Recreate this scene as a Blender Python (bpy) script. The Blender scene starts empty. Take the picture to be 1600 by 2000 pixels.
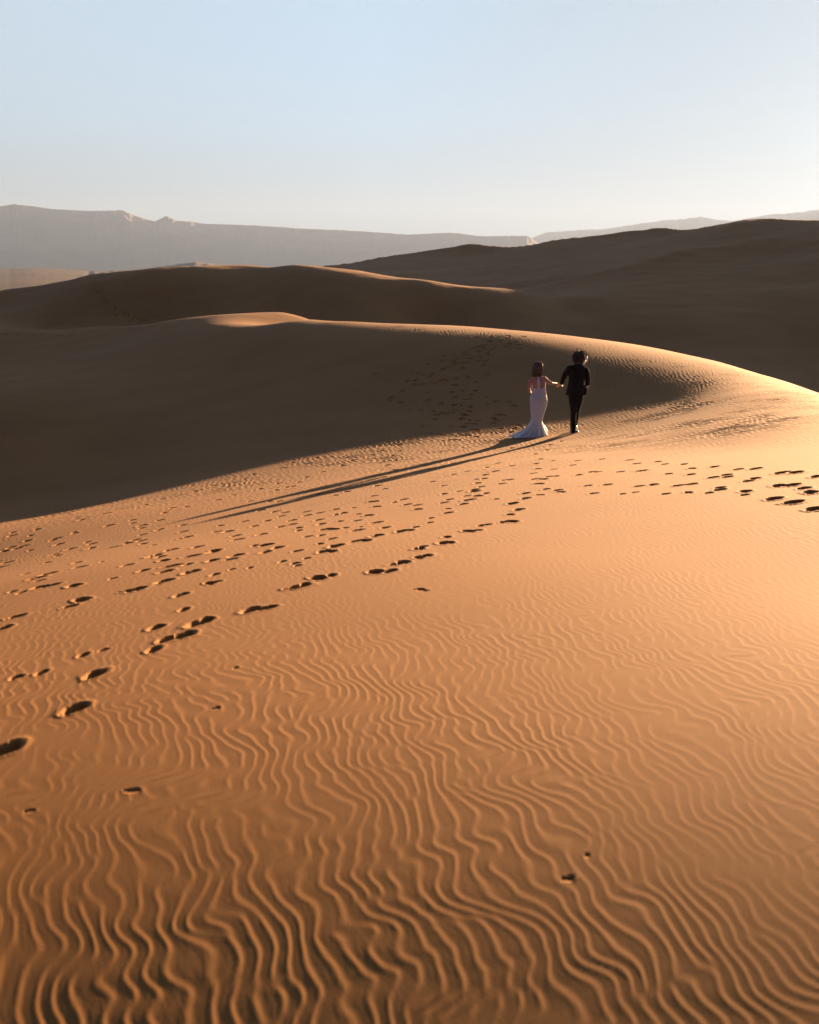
import bpy, bmesh, math, random
import numpy as np
from mathutils import Vector, Matrix
R = math.radians
scene = bpy.context.scene
C = scene.collection

# ------------------------------------------------------------------ camera, sky, sun, exposure
CAM_Z = 1.7                                   # eye height above the dune the photographer stands on
SUN_AZ, SUN_EL = R(28.0), R(6.0)              # azimuth from the view axis (+Y) towards +X
cam_d = bpy.data.cameras.new('camera'); cam = bpy.data.objects.new('camera', cam_d); C.objects.link(cam)
cam.location = (0, 0, CAM_Z); cam.rotation_euler = (R(90 - 11.2), 0, 0)
cam_d.sensor_fit = 'HORIZONTAL'; cam_d.sensor_width = 24.0; cam_d.lens = 35.0
cam_d.clip_start = 0.05; cam_d.clip_end = 40000
cam_d.dof.use_dof = True; cam_d.dof.focus_distance = 24.0; cam_d.dof.aperture_fstop = 2.8
scene.camera = cam

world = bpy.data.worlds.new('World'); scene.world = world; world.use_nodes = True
wn, wl = world.node_tree.nodes, world.node_tree.links
wn.clear()
sky = wn.new('ShaderNodeTexSky'); sky.sky_type = 'NISHITA'; sky.sun_disc = False
sky.sun_elevation = SUN_EL; sky.sun_rotation = SUN_AZ
sky.altitude = 0; sky.air_density = 1.0; sky.dust_density = 0.4; sky.ozone_density = 4.0
hsv = wn.new('ShaderNodeHueSaturation'); hsv.inputs['Saturation'].default_value = 0.48
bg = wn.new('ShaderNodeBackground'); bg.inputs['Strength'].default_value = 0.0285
wo = wn.new('ShaderNodeOutputWorld')
tint = wn.new('ShaderNodeMixRGB'); tint.blend_type = 'MULTIPLY'; tint.inputs[0].default_value = 1     # hand-shaped sky tint: evened near the sun, dimmed and blued elsewhere to deepen shade
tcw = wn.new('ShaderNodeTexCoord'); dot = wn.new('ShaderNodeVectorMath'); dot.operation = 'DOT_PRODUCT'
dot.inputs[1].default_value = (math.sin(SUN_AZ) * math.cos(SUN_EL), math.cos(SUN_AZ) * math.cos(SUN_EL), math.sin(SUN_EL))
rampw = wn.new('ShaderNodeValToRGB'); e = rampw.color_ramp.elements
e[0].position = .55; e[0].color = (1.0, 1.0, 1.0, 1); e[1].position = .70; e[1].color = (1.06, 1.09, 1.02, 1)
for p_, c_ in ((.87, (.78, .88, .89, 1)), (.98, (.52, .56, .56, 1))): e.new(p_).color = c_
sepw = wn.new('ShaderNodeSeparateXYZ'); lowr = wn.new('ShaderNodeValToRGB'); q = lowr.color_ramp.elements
q[0].position = .0; q[0].color = (5.0, 5.6, 7.0, 1); q[1].position = .55; q[1].color = (.028, .042, .12, 1); q.new(.09).color = (.28, .38, .80, 1); q.new(.28).color = (.042, .072, .22, 1)  # added bright horizon band away from the sun, lights the dress; dim above
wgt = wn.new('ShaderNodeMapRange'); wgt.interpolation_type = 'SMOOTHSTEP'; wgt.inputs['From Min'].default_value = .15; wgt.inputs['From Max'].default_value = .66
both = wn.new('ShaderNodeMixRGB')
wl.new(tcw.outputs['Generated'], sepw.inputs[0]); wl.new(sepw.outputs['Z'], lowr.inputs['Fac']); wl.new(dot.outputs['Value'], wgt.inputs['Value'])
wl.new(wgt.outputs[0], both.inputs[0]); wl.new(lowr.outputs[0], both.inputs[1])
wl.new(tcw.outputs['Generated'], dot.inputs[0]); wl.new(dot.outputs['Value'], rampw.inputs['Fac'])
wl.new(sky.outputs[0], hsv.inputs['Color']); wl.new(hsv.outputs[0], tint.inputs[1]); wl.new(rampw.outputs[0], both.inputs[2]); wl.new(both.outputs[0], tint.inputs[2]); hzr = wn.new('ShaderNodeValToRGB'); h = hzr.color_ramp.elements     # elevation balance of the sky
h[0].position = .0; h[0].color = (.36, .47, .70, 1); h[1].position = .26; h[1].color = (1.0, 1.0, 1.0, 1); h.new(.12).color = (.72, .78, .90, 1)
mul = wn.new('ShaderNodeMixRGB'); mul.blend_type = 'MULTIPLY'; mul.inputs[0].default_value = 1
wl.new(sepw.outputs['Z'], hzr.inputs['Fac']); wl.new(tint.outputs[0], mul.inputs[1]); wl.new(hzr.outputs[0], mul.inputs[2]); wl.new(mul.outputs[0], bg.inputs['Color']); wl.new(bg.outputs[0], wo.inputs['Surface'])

sun_d = bpy.data.lights.new('sun', 'SUN'); sun_d.energy = 5.0; sun_d.angle = R(0.5); sun_d.color = (1.0, 0.57, 0.29)
sun = bpy.data.objects.new('sun', sun_d); C.objects.link(sun)
sd = Vector((math.sin(SUN_AZ) * math.cos(SUN_EL), math.cos(SUN_AZ) * math.cos(SUN_EL), math.sin(SUN_EL)))
sun.rotation_euler = sd.to_track_quat('Z', 'Y').to_euler(); sun.location = (40, 70, 30)

scene.view_settings.view_transform = 'Standard'; scene.view_settings.look = 'None'
scene.view_settings.exposure = 3.21; scene.view_settings.gamma = 1.0
scene.cycles.use_denoising = True
scene.cycles.volume_bounces = 0
scene.cycles.max_bounces = 6

# ------------------------------------------------------------------ materials
def nodes(name):
    m = bpy.data.materials.new(name); m.use_nodes = True; n = m.node_tree.nodes; l = m.node_tree.links
    return m, n, l, n['Principled BSDF']
def simple(name, col, rough=0.6, noise=0.0, scale=20, spec=0.3, sheen=0.0, bump=0.0):
    m, n, l, b = nodes(name)
    b.inputs['Roughness'].default_value = rough; b.inputs['Specular IOR Level'].default_value = spec
    b.inputs['Sheen Weight'].default_value = sheen
    tc = n.new('ShaderNodeTexCoord'); t = n.new('ShaderNodeTexNoise'); t.inputs['Scale'].default_value = scale; t.inputs['Detail'].default_value = 4
    l.new(tc.outputs['Object'], t.inputs['Vector'])
    r = n.new('ShaderNodeValToRGB'); c = Vector(col)
    r.color_ramp.elements[0].color = (*(c * (1 - noise)), 1); r.color_ramp.elements[1].color = (*[min(1, v * (1 + noise)) for v in c], 1)
    r.color_ramp.elements[0].position = .3; r.color_ramp.elements[1].position = .7
    l.new(t.outputs['Fac'], r.inputs['Fac']); l.new(r.outputs[0], b.inputs['Base Color'])
    if bump:
        bp = n.new('ShaderNodeBump'); bp.inputs['Strength'].default_value = .6; bp.inputs['Distance'].default_value = bump
        l.new(t.outputs['Fac'], bp.inputs['Height']); l.new(bp.outputs[0], b.inputs['Normal'])
    return m

def sand_material():
    m, n, l, b = nodes('dune_sand')
    b.inputs['Roughness'].default_value = 0.9; b.inputs['Specular IOR Level'].default_value = 0.15
    tc = n.new('ShaderNodeTexCoord')
    a = n.new('ShaderNodeTexNoise'); a.inputs['Scale'].default_value = 0.35; a.inputs['Detail'].default_value = 5
    g = n.new('ShaderNodeTexNoise'); g.inputs['Scale'].default_value = 420; g.inputs['Detail'].default_value = 2
    for t in (a, g): l.new(tc.outputs['Object'], t.inputs['Vector'])
    r1 = n.new('ShaderNodeValToRGB'); r1.color_ramp.elements[0].color = (.268, .136, .041, 1); r1.color_ramp.elements[1].color = (.307, .159, .050, 1)
    r1.color_ramp.elements[0].position = .35; r1.color_ramp.elements[1].position = .65
    r2 = n.new('ShaderNodeValToRGB'); r2.color_ramp.elements[0].color = (.72, .72, .72, 1); r2.color_ramp.elements[1].color = (1.25, 1.22, 1.18, 1)
    r2.color_ramp.elements[0].position = .3; r2.color_ramp.elements[1].position = .7
    mx = n.new('ShaderNodeMixRGB'); mx.blend_type = 'MULTIPLY'; mx.inputs['Fac'].default_value = 1
    l.new(a.outputs['Fac'], r1.inputs['Fac']); l.new(g.outputs['Fac'], r2.inputs['Fac'])
    l.new(r1.outputs[0], mx.inputs[1]); l.new(r2.outputs[0], mx.inputs[2]); l.new(mx.outputs[0], b.inputs['Base Color'])
    g2 = n.new('ShaderNodeTexNoise'); g2.inputs['Scale'].default_value = 130; g2.inputs['Detail'].default_value = 3
    l.new(tc.outputs['Object'], g2.inputs['Vector'])
    bp = n.new('ShaderNodeBump'); bp.inputs['Strength'].default_value = .35; bp.inputs['Distance'].default_value = .0012
    l.new(g2.outputs['Fac'], bp.inputs['Height']); l.new(bp.outputs[0], b.inputs['Normal'])
    return m

def rock_material(name, c0, c1, scale):
    m, n, l, b = nodes(name)
    b.inputs['Roughness'].default_value = .95; b.inputs['Specular IOR Level'].default_value = .1
    tc = n.new('ShaderNodeTexCoord'); t = n.new('ShaderNodeTexNoise'); t.inputs['Scale'].default_value = scale; t.inputs['Detail'].default_value = 8
    t.inputs['Roughness'].default_value = .6
    l.new(tc.outputs['Object'], t.inputs['Vector'])
    r = n.new('ShaderNodeValToRGB'); r.color_ramp.elements[0].color = (*c0, 1); r.color_ramp.elements[1].color = (*c1, 1)
    r.color_ramp.elements[0].position = .35; r.color_ramp.elements[1].position = .65
    l.new(t.outputs['Fac'], r.inputs['Fac']); l.new(r.outputs[0], b.inputs['Base Color'])
    return m

# ------------------------------------------------------------------ terrain: one heightfield, z as a smooth surface through surveyed points
CTRL = (
    '-5423,7419,-840579;-4205,7419,-837578;-2875,7419,-833912;-1461,7419,-830958;0,7419,-829140;1460,7419,-828197;2872,7419,-827916;4615,7419,-826904;-5203'
    ',10647,-594424;-4032,10647,-591094;-2756,10647,-587086;-1399,10647,-583989;0,10647,-582366;1399,10647,-582019;2754,10647,-582759;4428,10647,-583597;-5'
    '058,13863,-432129;-3918,13863,-429133;-2677,13863,-424514;-1359,13863,-420513;0,13863,-417961;1358,13863,-416682;2673,13863,-416574;4300,13863,-415926'
    ';-4973,17047,-336779;-3851,17047,-332668;-2629,17047,-326306;-1334,17047,-320399;0,17047,-315982;1332,17047,-312899;2622,17047,-311118;4217,17047,-308'
    '099;-4932,20149,-290279;-3815,20149,-281014;-2602,20149,-269578;-1319,20149,-259308;0,20149,-251547;1316,20149,-246175;2589,20149,-243139;4164,20149,-'
    '239429;-4906,23026,-261324;-3793,23026,-250417;-2586,23026,-237632;-1311,23026,-225382;0,23026,-214603;1306,23026,-205166;2567,23026,-197042;4123,2302'
    '6,-185867;-4896,26391,-249839;-3782,26391,-234148;-2577,26391,-217374;-1305,26391,-201126;0,26391,-186089;1297,26391,-172264;2549,26391,-159678;4090,2'
    '6391,-143332;-4868,29444,-218971;-3763,29444,-206891;-2565,29444,-193646;-1299,29444,-179898;0,29444,-165861;1292,29444,-151471;2537,29444,-136771;406'
    '9,29444,-116104;-4491,32934,-190786;-2964,32680,-181645;-1292,32808,-150337;216,32462,-138494;1499,32291,-131738;2530,30896,-122095;3316,30712,-112039'
    ';4423,30952,-109678;-845,40596,-36824;-846,41606,-42365;-847,43080,-49659;-423,39708,-38177;-424,40491,-46344;-424,42612,-48444;170,39009,-40300;170,3'
    '9837,-43126;170,40638,-53780;846,38140,-44341;846,39161,-45107;847,40159,-46289;1267,37690,-48311;1267,38590,-48989;1268,40005,-51738;1684,37433,-5340'
    '7;1684,38576,-54456;1685,40220,-55878;2096,37582,-59590;2097,38759,-61527;2099,39449,-65333;2504,37101,-68044;2505,37397,-69044;2508,39238,-75419;2907'
    ',35930,-79098;2907,36202,-79407;2910,39109,-85862;3303,34872,-91436;3303,36126,-92399;3305,38136,-96012;3881,34778,-110180;3883,35308,-113194;3887,359'
    '62,-117784;170,37753,-46426;847,37148,-48966;1481,35943,-67976;2107,34967,-84904;2914,33476,-91991;3502,31677,-103803;852,35750,-76141;1487,34852,-911'
    '03;2114,33989,-101825;-426,36943,-69755;-1272,38045,-70765;-2102,39000,-73260;-3293,40496,-76218;-3305,37696,-95223;-2117,36345,-109041;-1281,35888,-1'
    '04205;-429,35115,-104515;-1924,42443,-35607;-1470,42059,-31724;-1012,42476,-31218;-845,41919,-36270;-1473,40618,-39506;-1014,40924,-42966;-1015,43762,'
    '-47289;-1473,44243,-39596;-3284,42127,-61720;-2497,42024,-52525;-3271,44083,-41934;-2490,43725,-39625;-1885,43746,-40837;-2088,45041,-39078;-2887,4529'
    '1,-43810;-4001,47203,-27493;-3999,48232,-24706;-4010,47388,-38936;-3255,47605,-15662;-3255,48202,-16346;-3259,47227,-22202;-2552,46962,-2774;-2551,469'
    '76,-1743;-2555,46230,-10204;-2071,46511,2442;-2073,47203,-2983;-2073,45912,-2014;-1664,46613,5710;-1665,46946,3807;-1666,45954,1299;-1253,46337,6969;-'
    '1253,46785,5397;-1256,45573,-4228;-921,46137,7404;-923,46529,-2331;-923,45213,-1737;-420,45748,2082;-420,46204,-2970;-421,44743,-9776;168,45460,-6171;'
    '168,45697,-9761;169,44801,-10284;841,45505,-13991;842,45769,-20474;842,44477,-19922;-423,43996,-31555;212,43934,-47035;847,43427,-46713;1690,42504,-71'
    '020;2507,40966,-74436;3305,40042,-94855;1262,44810,-28159;1885,44033,-39606;2491,43650,-41405;3280,43475,-56045;1383,45424,-16626;2080,45368,-18335;26'
    '76,45523,-15815;3256,45265,-18361;-3260,49859,-23968;-2076,49601,-10628;-1258,49559,-11757;-754,54714,8234;-755,55016,2717;-756,57703,-2978;-755,53484'
    ',3633;-210,54050,16463;-210,54796,11082;-210,57287,9903;-210,52780,11644;502,53298,24618;502,54510,20751;503,56138,14207;502,52879,17639;1083,52547,26'
    '534;1083,53493,27904;1085,55521,16779;1083,52336,27493;1451,52676,33668;1452,53562,33085;1453,55148,28325;1454,51467,23722;2056,52208,38482;2057,53174'
    ',37767;2058,55882,33810;2059,51784,32532;2646,52073,41466;2646,52277,42440;2653,54945,27723;2647,50362,40703;3218,51283,42679;3219,53138,41107;3222,54'
    '801,35911;3218,50942,43018;4296,50959,43846;4290,52345,50454;4304,53758,33668;4293,50200,47615;-421,50079,-5708;211,49620,-8238;840,49443,-3377;1461,4'
    '8691,280;2067,48880,12169;2662,48852,11642;3235,48327,16237;-1665,54472,5394;-3250,54136,-8664;-4336,54912,-5247;-3248,60117,-5195;-840,59409,-5850;16'
    '67,59907,-3459;3975,59740,6644;-4335,59519,-3102'
)
PRINTS = (
    '-151,418,14,66;-138,465,17,60;-144,521,12,60;-126,564,6,54;-137,620,10,57;-131,669,5,48;-144,726,15,54;-129,769,26,48;-136,808,10,48;-93,849,8,45;-82,'
    '831,18,45;-76,856,17,39;-79,818,15,36;-114,829,6,39;-127,829,14,33;-88,910,20,54;-73,953,2,48;-78,1027,10,51;-59,1083,-3,45;-69,1169,2,51;-54,1240,-3,'
    '45;-64,1344,12,45;-45,1079,3,36;5,1029,16,45;18,1061,15,45;20,1105,12,45;39,1193,-9,42;-338,1020,9,48;-255,1161,14,39;-219,854,15,39;-294,857,0,48;-28'
    '3,841,10,42;-271,1022,5,33;-161,564,7,39;-153,572,24,30;-172,533,7,39;-182,527,14,36;-244,714,30,61;-239,672,7,68;-117,593,14,68;-124,585,18,61;-115,6'
    '22,17,75;-111,631,-4,61;-90,650,17,68;-81,654,38,54;-214,753,-9,75;-215,729,30,54;-183,773,18,75;-181,773,6,61;-188,772,48,54;-268,863,28,75;-243,839,'
    '-3,75;-170,799,17,75;-293,914,25,54;-386,2121,13,75;-432,2048,27,75;-438,1937,15,75;-336,1766,27,61;-482,1855,39,82;-355,1698,5,75;-389,1641,19,61;-50'
    '1,1782,9,82;-413,1603,18,82;-548,1722,-3,75;-448,1560,7,68;-571,1674,13,75;-462,1524,30,82;-495,1490,34,68;-352,1281,-5,75;-352,1293,3,61;-310,1275,26'
    ',68;-508,1461,-16,75;-392,1280,9,68;-315,1375,14,61;-432,1233,36,61;-283,996,27,68;-222,1005,11,82;-221,1016,10,54;-191,1047,12,68;-183,893,40,75;-171'
    ',892,9,54;-203,883,11,61;-181,858,22,68;-256,1318,14,68;-278,1433,13,61;-235,1205,-2,61;-659,2244,16,68;-629,2325,9,68;-584,2381,35,68;-551,2419,26,68'
    ';-495,2450,16,68;-692,2157,27,68;-482,2462,11,61;-442,2546,33,68;-415,2584,16,68;-393,2628,25,68;-338,2650,-5,68;-282,2719,22,68;-276,2797,-11,68;-245'
    ',2837,-17,61;-367,2198,11,75;-307,2328,2,75;-314,2252,19,68;-255,2373,52,68;-242,2453,3,68;-198,2498,6,68;-188,2580,19,68;-161,2183,24,68;-184,2109,13'
    ',68;-227,2043,13,68;-249,1963,27,75;-189,2011,24,61;-213,1892,-1,68;-285,1900,15,61;-299,1827,17,68;-59,2505,-1,68;-22,2574,20,82;-77,2432,2,75;-113,2'
    '366,32,75;-128,2268,19,75;-34,2384,17,75;-28,2283,7,75;-42,2183,14,82;-25,2056,-16,75;-21,2465,-2,68;-47,1721,22,82;-43,1410,-18,82;-46,1515,30,68;-37'
    ',1320,-12,68;-8,1389,28,75;-85,1353,2,68;-115,1310,28,75;-95,1217,18,68;-70,1079,-9,68;-32,1108,36,68;-47,1045,39,68;-28,980,15,75;-59,924,12,82;-66,8'
    '91,13,68;-59,889,0,61;-43,950,34,75;-35,948,7,61;-127,1258,15,68;-108,1141,3,61;-165,1242,6,68;-215,1328,-4,61;-188,1208,36,61;-169,1132,14,68;-159,10'
    '80,31,68;-141,1109,16,68;-132,991,5,54;-108,952,11,68;-115,924,7,68;-138,919,16,75;-165,972,10,75;-153,901,11,68;-59,751,-6,75;-51,759,3,54;-70,719,42'
    ',75;-66,727,5,61;-22,762,-1,75;-13,761,21,61;-9,792,39,61;-4,800,-7,61;-7,1002,13,75;0,1006,6,61;-132,765,-12,54;204,2369,28,75;261,2245,16,75;283,238'
    '3,17,68;228,2149,4,68;314,2451,23,61;216,1964,7,82;197,1843,14,75;187,1714,-2,75;161,1854,-3,68;146,1971,37,68;123,1886,8,68;127,1757,21,88;108,1698,1'
    '5,82;102,1620,9,75;88,1542,8,75;89,1467,26,68;77,1400,11,95;78,1427,14,82;66,1792,16,68;89,1833,35,61;32,1676,27,68;45,1562,22,61;87,1351,7,68;77,1325'
    ',-6,75;65,1341,31,61;64,1280,31,88;56,1232,14,68;44,1313,25,68;37,1276,29,68;37,1145,29,68;60,1428,31,54;41,1410,9,68;8,1279,40,61;9,1221,-4,68;124,15'
    '47,30,61;132,1545,24,68;116,1486,30,68;169,1627,46,61;161,1511,40,75;170,1496,-2,82;157,1424,-11,75;181,1534,29,68;191,1531,0,61;154,1332,16,68;164,13'
    '05,29,75;165,1279,-10,61;141,1263,-18,54;128,1299,20,75;122,1236,17,75;104,1189,12,82;104,1119,17,75;93,1080,2,61;89,1019,-8,75;82,1018,13,54;93,1259,'
    '0,48;49,964,-10,68;55,965,24,61;61,1001,15,54;67,1006,23,54;30,933,0,54;26,894,5,75;31,894,0,61;7,867,2,68;10,878,19,48;7,819,3,61;11,823,22,68;228,18'
    '78,21,54;203,1672,48,54;92,1627,-6,54;258,1819,44,65;293,1807,34,65;237,1723,35,65;217,1515,21,72;239,1552,30,79;246,1543,42,58;222,1327,34,72;201,133'
    '4,36,65;193,1233,32,65;321,1734,47,72;315,1644,35,79;346,1647,13,72;342,1585,28,72;360,1551,15,72;351,1466,2,79;376,1458,30,86;293,1498,48,86;269,1511'
    ',35,72;310,1412,23,72;328,1376,26,79;337,1312,46,79;356,1328,37,86;351,1303,35,79;386,1387,34,79;402,1373,35,94;408,1295,43,101;421,1285,41,101;424,12'
    '27,37,94;369,1259,25,86;356,1238,40,79;367,1171,28,101;378,1168,46,94;375,1098,22,101;380,1134,34,86;300,1255,35,79;266,1283,22,79;285,1250,52,72;248,'
    '1278,50,65;218,1205,30,50;232,1212,43,50;256,1175,39,58;278,1173,9,65;294,1155,38,58;315,1196,34,72;310,1176,36,79;327,1144,24,86;318,1116,32,58;332,1'
    '071,33,101;338,1038,47,101;341,988,38,101;428,1171,35,94;385,1038,50,94;419,1081,29,94;-78,457,52,14;-79,518,24,16;-93,374,91,20;-123,361,79,14;45,312'
    ',78,16;52,325,73,8;5,689,62,24;7,686,64,20;10,683,55,16;-103,1326,37,64;-304,1415,7,76;-189,1213,11,72;-212,988,11,63;-379,1254,-6,56;-105,1106,5,55;-'
    '276,861,12,68;-231,1215,2,78;-371,1359,13,65;-588,1733,1,72;-180,957,37,77;-22,1047,13,58;-461,1505,17,55;-454,1580,4,57;-148,1351,19,60;-204,1233,19,'
    '63;-66,986,24,56;-360,1154,-11,58;-3,1302,14,66;-35,1633,25,69;-510,1559,0,77;-130,1695,18,72;-52,1153,31,60;-388,1330,11,78;-233,1717,27,56;-164,986,'
    '-8,68;-78,1268,11,72;-197,1656,3,64;-195,1931,35,71;-387,1400,12,54;-122,1373,38,65;-360,1776,11,72;-304,943,21,78;-496,1471,15,67;-460,1414,2,57;-42,'
    '1206,-5,73;-154,1608,28,65;-191,1503,21,70;-216,1053,14,73;-336,1573,15,66;-350,1527,15,76;-115,1685,-9,53;-200,946,-5,68;-182,1638,21,64;-305,1065,5,'
    '64;16,1974,-1,62;-190,1344,19,63;-316,1236,43,71;-529,1631,-3,64;-88,1669,-3,74;-423,2291,23,58;-376,1588,12,54;-90,1028,27,54;-201,1926,10,63;-158,13'
    '04,0,67;-123,990,42,60;-306,1267,7,64;-121,1665,24,56;-307,1303,6,78;-166,1447,19,73;-276,1211,-3,66;-673,2253,17,56;-432,1432,11,79;-514,1501,17,65;-'
    '447,1289,14,74;-529,1865,22,64;-73,1278,7,77;-130,1182,19,69;-79,1087,30,77;-303,971,14,75;-41,1911,-2,71;-150,1405,20,69;-293,1272,13,72;-121,1196,22'
    ',73;-341,1486,15,57;-230,945,22,60;-47,1728,-7,63;-433,1231,-8,56;-102,1620,-16,59;-18,1356,8,56;-131,2297,14,53;-138,895,32,60;-88,1157,8,70;-158,837'
    ',14,73;-121,984,16,72;136,3706,24,104;68,3015,-20,109;146,3320,-14,84;206,3114,-26,84;207,3703,-28,95;254,2785,-13,99;352,3837,7,90;149,3768,14,94;-20'
    ',3417,-23,91;205,2910,15,98;25,3643,-1,99;208,3765,-48,95;209,2746,-7,86;150,3203,-15,79;253,3767,-61,109;311,3885,-10,94;271,3989,-18,96;234,3696,33,'
    '114;108,3837,-36,106;70,2701,-45,101;73,3469,-16,77;127,2922,59,98;62,3073,-2,85;117,3317,-3,112;200,2833,-33,81;173,3690,47,103;127,2801,-59,88;343,3'
    '928,42,78;69,3591,16,102;377,4481,-19,106;354,3897,-46,113;263,3985,-19,90;102,3764,-3,92;210,2869,37,102;243,3870,-5,87;130,3701,3,82;156,2843,-22,10'
    '0;241,2730,-1,89;5,3685,-25,78;318,4043,-29,115;-56,3310,-12,77;-61,3610,24,88;148,2630,-17,83;229,3137,35,92;92,3026,75,113;281,3898,36,76;111,3029,3'
    ',79;221,2946,26,78;226,3778,54,79;152,3035,-13,101;110,3468,-34,80;59,3751,20,82;124,2665,69,110;170,3264,3,93;219,2958,42,111;135,3126,1,79;47,2736,2'
    '1,95;191,3425,-21,80;142,2851,-42,104;-6,3555,-3,103;208,2891,-13,77;52,3352,-1,76;103,3495,-17,101;164,2890,36,94;219,3837,-10,104;-50,3352,20,107;90'
    ',3482,20,85;-107,3745,-31,114;238,3900,-27,83;262,3849,31,96;118,3139,17,112;146,2906,2,83;57,3564,-25,102;80,3045,11,85;137,3744,13,95;266,4010,-7,11'
    '5;155,2753,-7,81;-1,3141,-61,88;98,2831,-41,81;91,3478,53,91;14,3484,-7,104;260,3126,-9,92;170,3805,-41,96;325,3929,-26,112;49,3243,27,113;129,2812,-2'
    '1,95;151,2719,56,87;169,3493,-22,98;97,2602,-72,110;103,3646,8,111;31,2862,-21,81;19,3546,24,109;125,3245,24,111;186,3805,-17,83;85,3176,-1,112;246,38'
    '06,-4,101;29,3113,1,99;147,2747,-22,98;224,4117,-60,110;188,3747,-23,114;115,3068,74,99;130,3406,-18,114;228,3911,3,94;62,2958,-4,101;349,3958,-25,95;'
    '383,4079,-30,91;159,3101,-8,78;268,3062,-10,111;246,3930,0,91;334,4099,-16,112;386,4073,28,89;181,3305,6,113;-24,3256,-1,112;140,2978,-25,102;159,3700'
    ',53,95;142,3826,-36,84;215,3912,38,113;126,2937,19,112;224,3636,20,114;228,2682,27,96;228,3507,7,104;137,3494,-20,86;135,2993,-15,108;235,3936,7,89;16'
    '7,3506,-28,81;306,4013,-3,110;224,3141,-4,102;233,2938,-18,102;158,3090,13,98;120,3669,-35,94;143,3692,18,100;300,3967,3,85;146,3607,-51,96;165,3630,-'
    '2,102;204,3204,19,76;35,3470,47,101;214,3857,54,80;205,3892,81,80;160,3202,40,90;222,3735,12,87;175,3849,-21,108;274,4082,12,90;43,3605,-7,76;122,3764'
    ',-40,101;-2526,7503,90,190;-2436,7240,90,190;-2445,7414,90,190;-2365,7243,90,190;-2423,7380,90,190;-2382,7435,90,190;-2388,7401,90,190;-2233,7124,90,1'
    '90;-2224,7027,90,190;-2242,7212,90,190;-2171,7173,90,190;-2687,8915,90,190;-2219,7464,90,190;-2100,6977,90,190;-2045,7033,90,190;-2062,7086,90,190;-19'
    '83,7021,90,190;-2111,7475,90,190;-2483,8888,90,190;-2015,7208,90,190;-1981,7208,90,190;-1870,6928,90,190;-1871,7100,90,190;-1872,7188,90,190;-1822,698'
    '8,90,190;-1849,7125,90,190;-1812,7058,90,190;-1754,7092,90,190;-1762,7128,90,190;-1777,7192,90,190;-1574,6590,90,190;-1663,6999,90,190;-1613,6890,90,1'
    '90;-1558,6746,90,190;-1528,6672,90,190;-1551,6812,90,190;-1547,6813,90,190;-1494,6689,90,190;-1440,6567,90,190;-1424,6677,90,190;-1405,6601,90,190;-12'
    '61,6099,90,190;-1282,6309,90,190;-1273,6404,90,190;-1220,6230,90,190;-1201,5943,90,190;-2605,10225,0,240;-2615,10126,0,240;-2632,10191,0,240;-2597,998'
    '0,0,240;-2539,9846,0,240;-2516,9746,0,240;-2558,9842,0,240;-2610,9936,0,240;-2484,9767,0,240;-2489,9713,0,240;-2534,9741,0,240;-2508,9695,0,240;-2447,'
    '9579,0,240;-2484,9635,0,240;-2430,9532,0,240;-2364,9368,0,240;-2375,9430,0,240;-2393,9438,0,240;-2396,9411,0,240;-2360,9344,0,240;-2312,9293,0,240;-23'
    '25,9290,0,240;-2246,9172,0,240;-2225,9127,0,240;-2224,9128,0,240;-2192,9000,0,240;-2228,9053,0,240;-2137,9038,0,240;-2131,9003,0,240;-2145,9012,0,240;'
    '-2133,9027,0,240;-2101,8998,0,240;-2055,8960,0,240;-2055,8888,0,240;-1984,8928,0,240;-2001,8936,0,240;-1955,8911,0,240;-1980,8881,0,240;-1865,8942,0,2'
    '40;-1479,6994,0,240'
)
K = np.array([[float(v) for v in s.split(',')] for s in CTRL.split(';')]) / np.array([1e4, 1e4, 1e6])
AZS = 2.2
def tps_fit():
    U = np.c_[K[:, 0] * AZS, K[:, 1]]; v = K[:, 2] + 1.72 * np.exp(-K[:, 1]); n = len(U)
    d2 = ((U[:, None] - U[None]) ** 2).sum(2); A = .5 * d2 * np.log(d2 + 1e-20) + 1e-4 * np.eye(n)
    Q = np.c_[np.ones(n), U]; M = np.zeros((n + 3, n + 3)); M[:n, :n] = A; M[:n, n:] = Q; M[n:, :n] = Q.T
    return U, np.linalg.solve(M, np.r_[v, 0, 0, 0])
TU, TS = tps_fit()
# coarse polar grid of the fitted field, then cubic interpolation on it
GA0, GDA, GNA = R(-34), R(.5), 137
GL0, GDL = math.log(1.9), .02; GNL = int((math.log(420) - GL0) / GDL) + 2
ga = GA0 + GDA * np.arange(GNA); gl = GL0 + GDL * np.arange(GNL)
_A, _L = np.meshgrid(ga, gl, indexing='ij'); _q = np.c_[_A.ravel() * AZS, _L.ravel()]; _o = np.empty(len(_q))
for i in range(0, len(_q), 8000):
    c = _q[i:i + 8000]; d2 = np.maximum(((c[:, None] - TU[None]) ** 2).sum(2), 1e-14)
    _o[i:i + 8000] = (.5 * d2 * np.log(d2)) @ TS[:len(TU)] + TS[-3] + c @ TS[-2:]
GRID = _o.reshape(_A.shape)
def cubic_w(x, n):
    x = np.clip(x, 0, n - 1.0001); i = np.floor(x).astype(int); f = x - i
    w = np.stack([-.5 * f + f * f - .5 * f ** 3, 1 - 2.5 * f * f + 1.5 * f ** 3, .5 * f + 2 * f * f - 1.5 * f ** 3, -.5 * f * f + .5 * f ** 3], 1)
    return np.clip(np.stack([i - 1, i, i + 1, i + 2], 1), 0, n - 1), w
def cubic_mat(x, n):
    idx, w = cubic_w(x, n); M = np.zeros((len(x), n))
    for k in range(4): np.add.at(M, (np.arange(len(x)), idx[:, k]), w[:, k])
    return M
PLAIN = -14.0                                  # the desert floor, relative to the camera
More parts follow.
